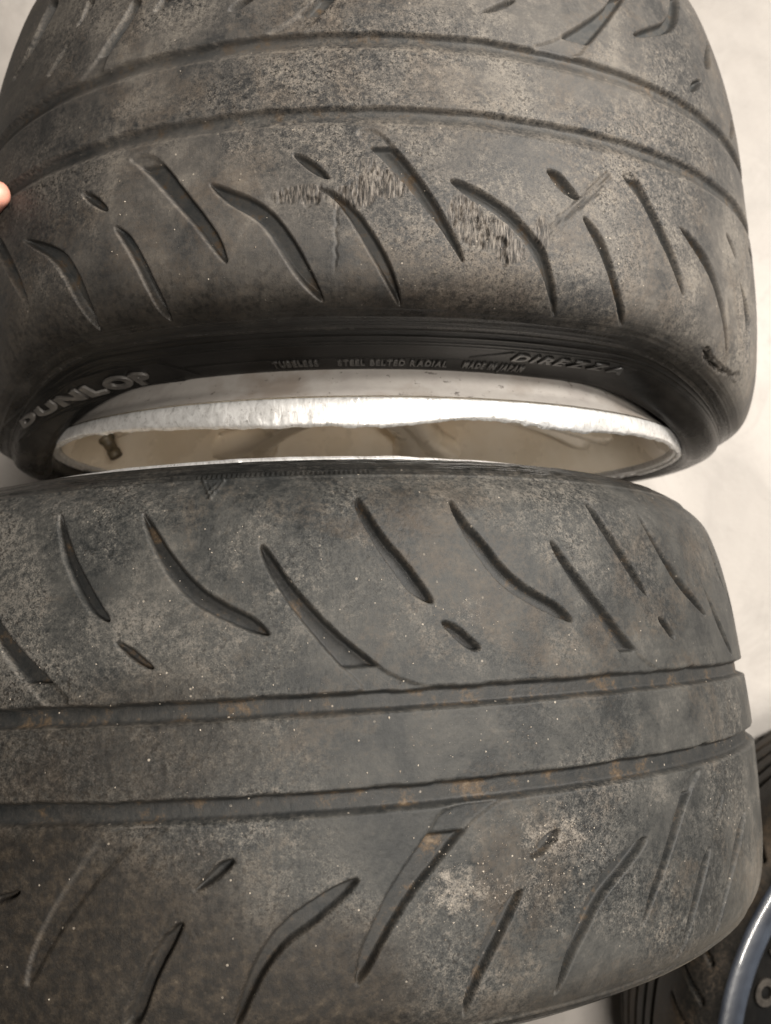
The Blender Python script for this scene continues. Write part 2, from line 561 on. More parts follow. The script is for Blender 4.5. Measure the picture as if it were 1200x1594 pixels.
POLY1 = """T -4415,24075 -3854,23983 -3457,25127 -3072,26671 -2658,28241 -2380,29531 -2254,30910 -2503,30182 -2804,28893 -3191,27590 -3676,25930 -4049,24808;N -5508,25310 -5177,25603 -4725,26858 -4907,26781 -5375,25888;N -2635,26268 -2207,26829 -1675,27598 -1361,28501 -1082,29694 -855,30981 -684,32155 -587,33173 -761,32760 -1050,31685 -1333,30262 -1614,28929 -1904,28212 -2262,27589 -2570,26683;N -4636,27751 -4281,28356 -3967,29778 -3704,31499 -3619,32788 -3709,33807 -3820,32939 -3937,31417 -4202,29755 -4498,28471;N -7429,26681 -6415,27723 -5819,28738 -5467,30222 -5273,31932 -5451,33667 -5506,33270 -5585,32168 -5840,30388 -6297,28715 -7106,27394;N -9260,24276 -8521,25707 -7915,27314 -7321,29476 -7119,30847 -7245,30651 -7734,29206 -8420,27327 -8994,25807;N -1124,25096 -918,25170 -611,25932 -431,26585 -577,26494 -814,26040 -1008,25478;N -711,26968 -377,27232 22,28264 252,29280 449,30275 653,31550 788,33015 796,33375 706,33030 486,31853 250,30579 20,29388 -211,28250 -410,27507;T -19,23842 375,23760 697,24864 1060,26232 1392,27747 1625,29058 1832,30241 1884,30963 1764,30452 1487,29190 1153,27895 757,26472 360,25143 93,24476;N 1617,26375 1924,26574 2378,27193 2807,27980 3169,29030 3401,29781 3549,30967 3705,32155 3850,33187 3857,33488 3669,32624 3389,31219 3175,30161 2912,29204 2549,28271 2021,27470 1714,26798;N 3462,25251 3760,25381 3993,26110 4184,26689 4019,26799 3742,26378 3556,25763;N 4212,27587 4385,27894 4641,28640 4866,30048 5065,31453 5352,32442 5556,33603 5262,32730 4915,31407 4726,30327 4496,29151 4252,28070;T 5159,24548 5563,24428 5936,26042 6270,27360 6587,28686 6937,30872 6769,30622 6286,28682 5984,27542 5672,26024 5286,25118;N 6717,26744 7056,26899 7616,27607 8018,28682 8316,29782 8640,30832 8929,31863 9042,32285 8559,31195 8141,30093 7791,29059 7212,27891 6829,27060;N 8684,25614 8983,25613 9315,26529 9361,27091 9090,26632;N 9395,28084 9879,28805 10402,29784 10321,30650 10338,31779 9987,30549 9701,29266;N 10478,24791 11752,24513 11776,25931 11328,25469;T -6040,18459 -5545,17719 -5232,16781 -4909,15747 -4656,14737 -4581,14147 -4329,14378 -4452,15112 -4647,15989 -4972,16925 -5161,17766 -5209,18437;N -7015,16687 -6903,16476 -6483,15512 -6304,15279 -6445,15907 -6835,16880;N -9079,14427 -8509,13929 -8040,12592 -7763,11041 -7634,10478 -7149,11169 -7230,12130 -7618,13299 -8118,14351 -8781,14864;N -6199,14443 -5995,13742 -5941,12730 -5654,13061 -5905,14028;N -4048,15459 -3883,14830 -3825,14456 -3595,14647 -3699,15054 -3856,15402;N -2398,16505 -2318,16061 -2093,15705 -1844,15796 -2144,16327;T -1751,18165 -1334,17680 -980,17010 -747,16281 -656,15796 -300,15859 -393,16307 -626,17056 -834,18019;N 2287,16673 2617,16109 2889,15567 3092,15442 2675,16360;T 3155,18256 3781,17610 4577,15815 5229,14175 5421,13181 5866,12692 5697,13413 5261,15009 4682,16963 4258,18501;N 5765,15565 6443,14284 7175,13089 7519,11690 7804,10125 8437,9147 7951,11325 7601,12771 7155,13893 6158,15300;N 9997,10267 9555,12465 9242,13729 8710,14441 8974,13044;N 7643,17206 7892,16353 8287,15709 8373,15826 8119,16623 7806,17158;N 11281,14110 11386,14991 10079,17834 9885,17928 10379,16157"""
POLY2 = """T -3662,14561 -3365,15827 -2992,17063 -2445,18569 -2084,19595 -2475,19882 -2911,18508 -3330,17009 -3673,15617;N -2613,10736 -2555,10727 -2299,12408 -2032,13863 -1751,15250 -1569,16012 -1639,16111 -1893,15658 -2111,14595 -2344,13332 -2522,11871;N -1533,16930 -1293,17197 -1062,17850 -906,18293 -1058,18215 -1290,17760;N -1218,10844 -1003,11748 -732,13067 -343,14636 66,15577 465,16213 724,17109 505,17017 63,16346 -385,15501 -669,14572 -972,13018 -1150,11723;T 622,12848 886,14247 1230,15758 1656,17254 2044,18307 2259,18908 2615,19452 2984,19748 1951,19776 1928,19549 1593,18428 1214,16899 918,15571 660,14058 547,13051;N 2035,10356 2215,11579 2416,12885 2631,13692 2884,14930 3050,15846 2993,16021 2674,15361 2509,14446 2342,13661 2141,12382 2001,11219;N 3088,16741 3359,16980 3590,17686 3727,18148 3567,18242 3336,17652;N 3546,10591 3702,11806 4007,13125 4269,14407 4662,15441 5162,16194 5427,17063 5302,17080 4788,16383 4365,15668 4030,14711 3732,13122 3533,11449;T 5249,12843 5503,14113 5813,15422 6197,16904 6560,18229 6902,19244 7363,19778 6514,19823 6493,19661 6301,18676 6020,17370 5695,16065 5402,14602 5209,13284;N 6314,10383 6555,11958 6839,13545 7179,15095 7273,15951 7045,15508 6753,14247 6451,12695 6250,11054;N 7384,17043 7549,16982 7894,18097 7734,18186;N 7664,10990 7857,12524 8307,14506 8970,16119 9355,17108 9017,16741 8290,15411 7880,13631 7620,11606;N 9154,13357 9395,15165 9826,16660 10518,18968 10597,19551 9889,17979 9515,15914;N 10783,12128 11034,14182 11303,15592 10712,14231;N -3340,27797 -3181,27675 -2823,27412 -2972,27789 -3307,28116;S -1540,24858 -558,24903 -1143,25470 -1362,26102 -1726,27132 -2102,28570 -2443,30027 -2698,31367 -2823,31393 -2686,29917 -2429,28445 -1999,26600;N 147,26343 -37,26390 -252,27003 -451,27675 -170,27273 88,26661;N -519,28648 -864,29382 -1089,30648 -1336,32230 -1446,33047 -1203,33069 -919,30913 -654,29532;N 1769,27434 1495,27619 1068,28288 727,28981 469,29825 248,31073 -10,33169 107,33188 321,31750 542,30618 800,29779 1225,29024 1661,27932;T 2949,24779 4018,24732 3655,25082 3250,25904 2854,27117 2430,28434 2059,30012 1829,31244 1671,31774 1629,31703 1711,30413 1942,29191 2084,28323 2361,27220 2696,25998;N 4778,26449 4553,26528 4326,26997 4170,27622 4417,27507 4648,26987;N 4097,28697 3811,29109 3495,30315 3292,31577 3110,33186 3131,34055 3205,33379 3432,31918 3687,30685 3954,29446;N 6434,27507 6100,27791 5615,28432 5219,29379 4886,30888 4665,32337 4565,33835 4620,33695 4826,32281 5119,31024 5445,29780 5855,28989 6383,27930;T 7593,25168 8209,24888 7621,26043 7203,27735 6799,29359 6445,30651 6243,31570 6219,31559 6379,30314 6741,28874 7160,26938;N 8868,26502 8574,26967 8344,27678 8534,27644 8798,26907;N 8214,28816 7842,29499 7539,31043 7311,32466 7201,33933 7299,34034 7427,32877 7679,31295 8051,29785;N 10069,27773 9361,28725 8916,30319 8552,31900 8350,33448 8477,33562 8648,32140 9082,30592 9658,29239"""


def lathe_mesh(name, prof, nphi, drop, disp=None, uvs=True, phi0=0.0):
    """surface of revolution about the axle; prof = list of (a, r)."""
    prof = np.array(prof, float)
    phi = phi0 + np.arange(nphi) * 2 * math.pi / nphi
    PH, I = np.meshgrid(phi, np.arange(len(prof)))
    a = prof[I, 0]
    r = prof[I, 1]
    if disp is not None:
        da, dr = disp(PH, I / (len(prof) - 1.0))
        a, r = a + da, r + dr
    V = np.stack([r * np.sin(PH), a, r * np.cos(PH) + drop], -1)
    me = mesh_np(name, V.reshape(-1, 3), grid_faces(len(prof), nphi, True))
    if uvs:
        L = np.r_[0, np.cumsum(np.linalg.norm(np.diff(prof, axis=0), axis=1))]
        uv = np.stack([PH * .24, L[I]], -1).reshape(-1, 2)
        lv = np.empty(len(me.loops), np.int32)
        me.loops.foreach_get('vertex_index', lv)
        me.uv_layers.new(name='UVMap').data.foreach_set('uv', uv[lv].astype(np.float32).ravel())
    return me


def recalc(me):
    bm = bmesh.new()
    bm.from_mesh(me)
    bmesh.ops.recalc_face_normals(bm, faces=bm.faces)
    bm.to_mesh(me)
    bm.free()
    return me


def dens(P, n):
    return catmull(P, n)


def spoke_mesh(name, sg, f0, r0, r1, back, drop, sect=20):
    """one spoke pointing to +z; sg = side the face looks to, f0 = distance of the hub face from the mid plane."""
    bm = bmesh.new()
    rings = []
    for i in range(sect + 1):
        u = i / sect
        r = r0 + (r1 - r0) * u
        w = 0.019 + 0.010 * (1 - u) ** 3 + 0.026 * max(0, (u - .62) / .38) ** 2.2
        fr = f0 + 0.020 * u ** 2 - 0.004 * math.sin(math.pi * u)
        th = 0.026 - 0.006 * u
        sec = [(-w, fr - th), (-w, fr - .009), (-w * .74, fr - .002), (-w * .30, fr), (-w * .10, fr - .0035),
               (w * .10, fr - .0035), (w * .30, fr), (w * .74, fr - .002), (w, fr - .009), (w, fr - th)]
        rings.append([bm.verts.new((x, sg * y, r + drop)) for x, y in sec])
    k = len(rings[0])
    for A, B in zip(rings[:-1], rings[1:]):
        for j in range(k):
            bm.faces.new((A[j], A[(j + 1) % k], B[(j + 1) % k], B[j]))
    bm.faces.new(rings[0])
    bm.faces.new(rings[-1])
    bmesh.ops.recalc_face_normals(bm, faces=bm.faces)
    return bm_mesh(name, bm, True)


def make_rim(parent, sg, lip, other, rl, drop, nsp, nphi, chew, phase=0.2, valve=None):
    """wheel rim: lip = front plane of the flange, other = back flange, sg = side the face looks to."""
    F = lambda pts: [(sg * a, r) for a, r in pts]
    k = rl
    barrel = F(dens([(lip - .0205, k - .0030), (lip - .0235, k - .0062), (lip - .0275, k - .0105), (lip - .033, k - .0140), (lip - .040, k - .0185),
                     (lip - .047, k - .0230), (lip - .06, k - .030), (lip - .10, k - .042), (-other + .05, k - .042), (-other + .015, k - .026),
                     (-other + .008, k - .012), (-other, k), (-other - .003, k - .004), (-other + .01, k - .022), (-other + .06, k - .045),
                     (lip - .10, k - .049), (lip - .06, k - .036), (lip - .030, k - .0165), (lip - .0150, k - .0080)], 5))
    rim = link('rim', recalc(lathe_mesh('rim', barrel, 256, drop)), parent, [MM['band'], MM['paint']])
    # the outside of the barrel is bare metal, the dish is painted
    ni = len(barrel)
    mi = np.zeros(len(rim.data.polygons), np.int32)
    rows = np.arange(len(mi)) // 256
    mi[rows > ni * 0.63] = 1
    rim.data.polygons.foreach_set('material_index', mi)
    lp = F(dens([(lip - .0195, k - .0036), (lip - .0190, k - .0010), (lip - .0165, k + .0003), (lip - .0110, k + .0006), (lip - .0050, k + .0002),
                 (lip - .0012, k - .0008), (lip, k - .0022), (lip - .0008, k - .0038), (lip - .0060, k - .0052), (lip - .016, k - .0076)], 4))
    link('lip', recalc(lathe_mesh('lip', lp, nphi, drop, chew)), rim, [MM['scraped']])
    f0 = lip - .056
    sm = spoke_mesh('spoke', sg, f0, .035, k - .021, 0, drop)
    for i in range(nsp):
        s = link('spoke', sm, rim, [MM['paint']] if i == 0 else [])
        ang = phase + i * 2 * math.pi / nsp
        s.matrix_local = Matrix.Translation((0, 0, drop)) @ Matrix.Rotation(ang, 4, 'Y') @ Matrix.Translation((0, 0, -drop))
    hub = [(f0 - .05, .058), (f0 - .01, .064), (f0 - .001, .060), (f0 + .001, .056), (f0 - .004, .036), (f0 - .010, .034), (f0 - .010, .0005)]
    link('hub', recalc(lathe_mesh('hub', F(hub), 64, drop)), rim, [MM['paint']])
    cap = [(f0 - .006, .0335), (f0 + .001, .031), (f0 + .003, .024), (f0 + .0035, .0005)]
    link('hub_cap', recalc(lathe_mesh('hub_cap', F(cap), 48, drop)), rim, [MM['hub']])
    if valve:
        ph, r, a = valve
        bmv = bmesh.new()
        prof = [(0, .0075), (.004, .0078), (.008, .0058), (.020, .0052), (.0205, .0061), (.030, .0061), (.0315, .0050), (.0316, .0003)]
        ring = []
        for z, rr in prof:
            ring.append([bmv.verts.new((rr * math.cos(q * math.pi / 8), rr * math.sin(q * math.pi / 8), z)) for q in range(16)])
        for A, B in zip(ring[:-1], ring[1:]):
            for q in range(16):
                bmv.faces.new((A[q], A[(q + 1) % 16], B[(q + 1) % 16], B[q]))
        vo = link('valve_stem', bm_mesh('valve_stem', bmv, True), rim, [MM['valve']])
        base = Vector((r * math.sin(ph), a, r * math.cos(ph) + drop))
        d = Vector((-math.sin(ph) * .55, sg * 1.0, -math.cos(ph) * .55))
        vo.matrix_local = Matrix.Translation(base) @ d.to_track_quat('Z', 'Y').to_matrix().to_4x4() @ Matrix.Diagonal((.9, .9, .6, 1))
    return rim


# ---------------------------------------------------------------- moulded letters
def glyph(ch, size, bold=0.0, shear=0.0, ext=0.0006):
    cu = bpy.data.curves.new('glyph', 'FONT')
    cu.body = ch
    cu.size = size
    cu.offset = bold
    cu.shear = shear
    cu.extrude = ext
    cu.bevel_depth = ext * .4
    cu.resolution_u = 4
    ob = bpy.data.objects.new('glyph', cu)
    COL.objects.link(ob)
    dg = bpy.context.evaluated_depsgraph_get()
    dg.update()
    me = bpy.data.meshes.new_from_object(ob.evaluated_get(dg))
    bpy.data.objects.remove(ob)
    return me


def word(parent, ty, text, size, ph0, ph1, t0, r, mat, bold=0.0, shear=0.0, ext=0.0006, xs=None, single=True, name='letter', nh=0.0):
    """set a word along the sidewall between two angles, letter tops towards the tread (t0 = base line)."""
    items = []
    x = 0
    for ch in text:
        if ch == ' ':
            x += size * .45
            continue
        me = glyph(ch, size, bold, shear, ext)
        co = np.empty(len(me.vertices) * 3, np.float32)
        me.vertices.foreach_get('co', co)
        co = co.reshape(-1, 3)
        x0, x1 = co[:, 0].min(), co[:, 0].max()
        items.append((me, co, x - x0))
        x += (x1 - x0) + size * .10
    total = x - size * .10
    k = (ph1 - ph0) / total
    objs = []
    for me, co, dx in items:
        ph = ph0 + (co[:, 0] + dx) * k
        P = ty.at(ph, (t0(ph) if callable(t0) else t0) - co[:, 1], co[:, 2] + ext * .5 + nh)
        me.vertices.foreach_set('co', P.astype(np.float32).ravel())
        me.update()
        objs.append(me)
    if single:
        out = []
        for me in objs:
            me.materials.clear()
            out.append(link(name, me, parent, [mat]))
        return out
    bm = bmesh.new()
    for me in objs:
        bm.from_mesh(me)
        bpy.data.meshes.remove(me)
    return [link(name, bm_mesh(name, bm), parent, [mat])]


# ================================================================ wheel with the chewed lip (upper)
PROF1 = [(.128, .216), (.140, .222), (.143, .235), (.140, .252), (.131, .2645), (.118, .2725), (.100, .279), (.07, .287), (.03, .2935), (-.01, .2965),
         (-.05, .3), (-.08, .3015), (-.105, .301), (-.118, .2985), (-.128, .2925), (-.1345, .284), (-.1385, .275), (-.1405, .268), (-.1432, .262),
         (-.1464, .254), (-.1504, .240), (-.1535, .229), (-.150, .221), (-.135, .219)]
DROP1 = 0.296


def bulge1(ph, t):
    # the bead has come off its seat: the sidewall swells outwards on both sides
    q = (ph + math.pi) % (2 * math.pi) - math.pi
    ab = np.abs(q)
    da = -np.where(q > 0, .035, .044) * sstep(.6, 1.3, ab) * sstep(.285, .335, t)
    dr = .026 * sstep(.45, 1.1, ab) * sstep(.338, .39, t)
    return da, dr


w1 = wheel_empty('wheel', (-0.015691, 0.220217, -0.80595), (-0.006305, 0.997285, -0.073363), (-0.000464, 0.073362, 0.997305), (0.99998, 0.006322, 0.0), DROP1)
tag(w1, 'upper wheel with chewed bright metal lip and torn tyre with lettered sidewall', 'wheel', 'worn wheels standing side by side')
ty1 = Tyre(PROF1, DROP1, bulge1)


def build_tyre1():
    R = .297
    phi = columns(-1.32, 1.34, .00066 / .297, .02)
    trow = np.r_[np.linspace(0, .085, 16, endpoint=False), np.arange(.085, ty1.L[-1] - .0004, .00066), ty1.L[-1]]
    PH, T = np.meshgrid(phi, trow)
    S = PH * R
    polys = repeat_polys(decode(POLY1), (2.06, 4.12))
    D = carve(polys, PH, T, phi, trow, R, [(.1815, .1942, .0042, .0095), (.2243, .2373, .0042, .0095)], .0054, .0016, 3)
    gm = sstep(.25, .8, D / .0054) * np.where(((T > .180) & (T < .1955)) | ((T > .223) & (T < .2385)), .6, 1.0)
    H = -D
    tread = sstep(.10, .12, T) * (1 - sstep(.318, .338, T))
    H += tread * (fbm(S * 14, T * 320, 41, 3) - .5) * .00025
    H += tread * (fbm(S * 160, T * 160, 42, 3) - .5) * .00006
    # torn, feathered patches
    dmg = np.zeros(PH.shape)
    for (p, t, rp, rt, s) in [(.045, .268, .060, .0085, 1.0), (-.005, .2755, .040, .0075, .9), (-.095, .2735, .060, .006, .55), (.075, .2625, .03, .006, .5),
                              (.19, .284, .034, .012, .95), (.235, .293, .045, .010, 1.0), (.27, .301, .03, .008, .8), (.335, .289, .018, .009, .6), (.012, .258, .02, .004, .4)]:
        q = ((PH - p) / rp) ** 2 + ((T - t) / rt) ** 2
        q = q + (fbm(S * 90, T * 90, 51, 3) - .5) * 1.3
        dmg = np.maximum(dmg, s * (1 - sstep(.35, 1.25, q)))
    dmg *= (1 - gm * .7) * 1.15
    tear = fbm(S * 1000 + fbm(S * 60, T * 60, 4) * 9, T * 170, 61, 3)
    cut = sstep(.48, .66, tear)
    H -= dmg * cut * .0016 * sstep(.40, .58, fbm(S * 130, T * 130, 64, 3))
    H += dmg * (fbm(S * 420, T * 260, 62, 2) - .45) * .0008
    # chunk torn out
    for (p, t, rp, rt, dd) in [(.255, .2965, .012, .0035, .0022), (.262, .3055, .010, .005, .0016), (-.078, .2775, .022, .003, .0018)]:
        q = np.sqrt(((PH - p) / rp) ** 2 + ((T - t) / rt) ** 2) + (fbm(S * 400, T * 300, 63, 2) - .5) * 1.0
        H -= dd * (1 - sstep(.6, 1.0, q))
    crk = -.033 - .004 * (T - .277) / .04 + (fbm(T * 300, T * 0, 68, 2) - .5) * .006
    H -= .0007 * np.exp(-((PH - crk) * R / .0008) ** 2) * sstep(.275, .280, T) * (1 - sstep(.308, .318, T))
    # smeared rubber band between two grooves
    A, B = np.array([.335, .2915]), np.array([.492, .2478])
    e = (B - A) * np.array([R, 1])
    L = np.linalg.norm(e)
    e /= L
    u = (PH - A[0]) * R * e[0] + (T - A[1]) * e[1]
    v = -(PH - A[0]) * R * e[1] + (T - A[1]) * e[0]
    band = sstep(-.001, .003, u) * (1 - sstep(L - .004, L, u)) * (1 - sstep(.0016, .0046, np.abs(v) + (fbm(u * 260, v * 900, 66, 3) - .5) * .0045))
    rid = fbm(v * 1500, u * 90, 67, 3)
    H = np.where(band > 0, H * (1 - band * .75) + band * ((rid - .5) * .0013 - .0002), H)
    gm = np.maximum(gm, .45 * band * sstep(.35, .6, rid))
    # gouge at the shoulder
    GP = np.array([[.806, .3268], [.822, .3256], [.845, .3282], [.875, .3290], [.91, .3287], [.955, .3262], [1.0, .3222], [.985, .3262], [.94, .3298], [.90, .3325], [.86, .3335], [.825, .3318]])
    i0, i1 = np.searchsorted(phi, [.75, 1.08])
    j0, j1 = np.searchsorted(trow, [.315, .345])
    w = (slice(j0, j1), slice(i0, i1))
    sd = np.full(PH.shape, .05)
    sd[w] = poly_sdf(chaikin(GP * np.array([R, 1]), 1), S[w], T[w]) + (fbm(S[w] * 420, T[w] * 420, 71, 3) - .5) * .0042
    H -= .0085 * sstep(0, .0042, -sd) * (0.55 + .75 * fbm(S * 350, T * 250, 72, 2))
    H += .0012 * sstep(.006, .0, np.abs(sd)) * sstep(0, .002, sd) * (T < .327)
    gdm = 1 - sstep(-.0005, .004, sd)
    dmg = np.maximum(dmg, gdm * .55)
    # thin scratches and moulding ridges of the sidewall
    for (t, w, h) in [(.3535, .0006, .0006), (.3592, .0006, .0005), (.3405, .001, .0003), (.3995, .0008, .0006), (.3645, .0005, .0003), (.3672, .0005, .0003)]:
        H += h * np.exp(-((T - t) / w) ** 2)
    H += .0006 * np.exp(-((T - .3815) / .0006) ** 2) * sstep(-.47, -.45, PH) * (1 - sstep(.24, .26, PH))
    inpl = sstep(-1.10, -1.06, PH) * (1 - sstep(-.50, -.47, PH))
    tl = np.interp(PH, [-1.06, -.84, -.71, -.58, -.47], [.3420, .3605, .3690, .3715, .3713])
    bl = np.interp(PH, [-1.06, -.98, -.91, -.82, -.72, -.62, -.47], [.3700, .3770, .3812, .3874, .3925, .3937, .3908])
    H += .0006 * inpl * sstep(0, .0008, T - tl) * (1 - sstep(0, .0008, T - bl))
    for t in (tl, bl, bl + .004):
        H += .0007 * np.exp(-((T - t) / .0007) ** 2) * inpl
    H += .0006 * np.exp(-((T - (.3713 + .0195 * (PH + .50) / .07)) / .0009) ** 2) * (PH > -.50) * (PH < -.43)
    H += .0007 * np.exp(-((T - (.3778 - .0088 * (PH - .262) / .10)) / .0006) ** 2) * (PH > .262) * (PH < .362)
    # flow lines on the shoulder
    H += sstep(.326, .336, T) * (1 - sstep(.35, .352, T)) * (fbm(S * 25, T * 900, 81, 2) - .5) * .0004
    nz = fbm(S * 45, T * 45, 91, 4)
    dust = np.clip(1 - sstep(.312, .352, T + (nz - .5) * .012), 0, 1)
    side = sstep(.346, .352, T)
    # dusty bands left on the sidewall away from the rubbed black face
    ab = np.abs((PH + math.pi) % (2 * math.pi) - math.pi)
    dust = np.maximum(dust, side * (.30 * fbm(S * 30, T * 260, 92, 3)) * (1 - sstep(.352, .3545, T)))
    dust = np.maximum(dust, side * .38 * sstep(.8, 1.2, ab) * fbm(S * 20, T * 120, 93, 3))
    dust = np.maximum(dust, 1 - sstep(.1, .125, T))
    pale = np.zeros(PH.shape)
    for (p, t, rp, rt, s) in [(.05, .266, .10, .012, .55), (.22, .286, .07, .016, .55), (-.20, .245, .05, .006, .5), (-.33, .243, .03, .004, .55), (-.40, .212, .008, .010, .6), (-.47, .209, .008, .008, .5),
                              (-.46, .172, .01, .010, .5), (-.40, .165, .01, .008, .5), (-.30, .198, .012, .004, .5), (.55, .30, .05, .012, .45), (.30, .26, .10, .012, .35), (-.02, .205, .06, .008, .35), (.68, .31, .06, .01, .4), (.35, .205, .15, .01, .25), (.75, .16, .1, .02, .3)]:
        q = ((PH - p) / rp) ** 2 + ((T - t) / rt) ** 2 + (fbm(S * 60, T * 60, 162, 3) - .5) * 1.2
        pale = np.maximum(pale, s * (1 - sstep(.0, 1.3, q)))
    mud_shade = .6 * sstep(.285, .328, T) * (1 - sstep(.335, .345, T)) * (1 - sstep(.5, .8, np.abs(PH + .3))) + .3 * gm + band * (.15 + 1.1 * sstep(.45, .62, rid))
    me = tyre_mesh('tyre', ty1, phi, trow, H, dust, gm, dmg, R, mud_shade, pale, sstep(.02, .10, D / .0054) * (1 - sstep(.12, .26, D / .0054)))
    return link('tyre', me, w1, [RUB1])


tyre1 = build_tyre1()
word(tyre1, ty1, 'DUNLOP', .0172, -1.0, -.565, lambda p: np.interp(p, [-1.02, -.9725, -.861, -.787, -.73, -.62, -.55], [.3640, .3700, .3805, .3857, .3895, .3911, .3908]), .24, LETTER, bold=.0006, ext=.0009, nh=.0006)
for txt, x0, x1 in (('TUBELESS', 425, 495), ('STEEL BELTED RADIAL', 524, 689), ('MADE IN JAPAN', 714, 815)):
    word(tyre1, ty1, txt, .0082, -.2155 + (x0 - 425) * .00163, -.2155 + (x1 - 425) * .00163, .3888, .24, DARKLET, bold=.0002, ext=.0006, single=False, name='small_lettering')
word(tyre1, ty1, 'DIREZZA', .0098, .365, .685, .3772, .245, DARKLET, bold=.00015, shear=.2, ext=.0006)


def chew1(PH, u):
    S = PH * .245
    f = sstep(.05, .30, u) * (1 - sstep(.80, .95, u))
    big = (fbm(S * 14, 0 * S + 1.3, 21, 3) - .5)
    facet = np.round(fbm(S * 150, u * 1.6, 22, 2) * 8) / 8 - .5
    fine = fbm(S * 420, u * 14, 23, 3) - .5
    edge = sstep(.25, .62, u) * (1 - sstep(.80, .98, u))
    q = (PH + math.pi) % (2 * math.pi) - math.pi
    da = f * edge * (facet * .0018 + fine * .0006) - edge * (big * .0036)
    # ground-down lip: broad at the top, worn narrow towards both sides, bent outwards past the middle
    da = da + edge * .0018 + edge * (.0085 * sstep(.15, .95, -q) + .0060 * sstep(.05, .33, q))
    da = da - edge * .0030 * np.exp(-((q - .55) / .16) ** 2)
    dr = f * edge * (facet * .0020 + fine * .0006) + (1 - f) * (1 - sstep(.3, .5, u)) * (fbm(S * 700, u * 3, 24, 2) - .5) * .0009
    return da, dr


rim1 = make_rim(w1, -1, .1925, .146, .2468, DROP1, 7, 1800, chew1, phase=.18, valve=(-1.50, .212, -.160))

# ================================================================ second wheel (lower)
PROF2 = [(.085, .218), (.098, .222), (.103, .235), (.1055, .25), (.1045, .265), (.101, .276), (.0965, .285), (.089, .2945), (.078, .3045), (.062, .3105),
         (.03, .3165), (-.01, .32), (-.05, .3225), (-.1, .3225), (-.13, .321), (-.148, .317), (-.159, .3085), (-.167, .296), (-.172, .283), (-.174, .268),
         (-.172, .25), (-.166, .235), (-.16, .224), (-.145, .218)]
DROP2 = 0.3215
w2 = wheel_empty('wheel', (-0.069203, -0.11601, -0.734899), (-0.051564, 0.98852, -0.142018), (-0.007398, 0.141825, 0.989864), (0.998642, 0.052092, 0.0), DROP2)
tag(w2, 'lower front wheel with worn gritty tread, only a thin white sliver of lip visible', 'wheel', 'worn wheels standing side by side')
ty2 = Tyre(PROF2, DROP2)


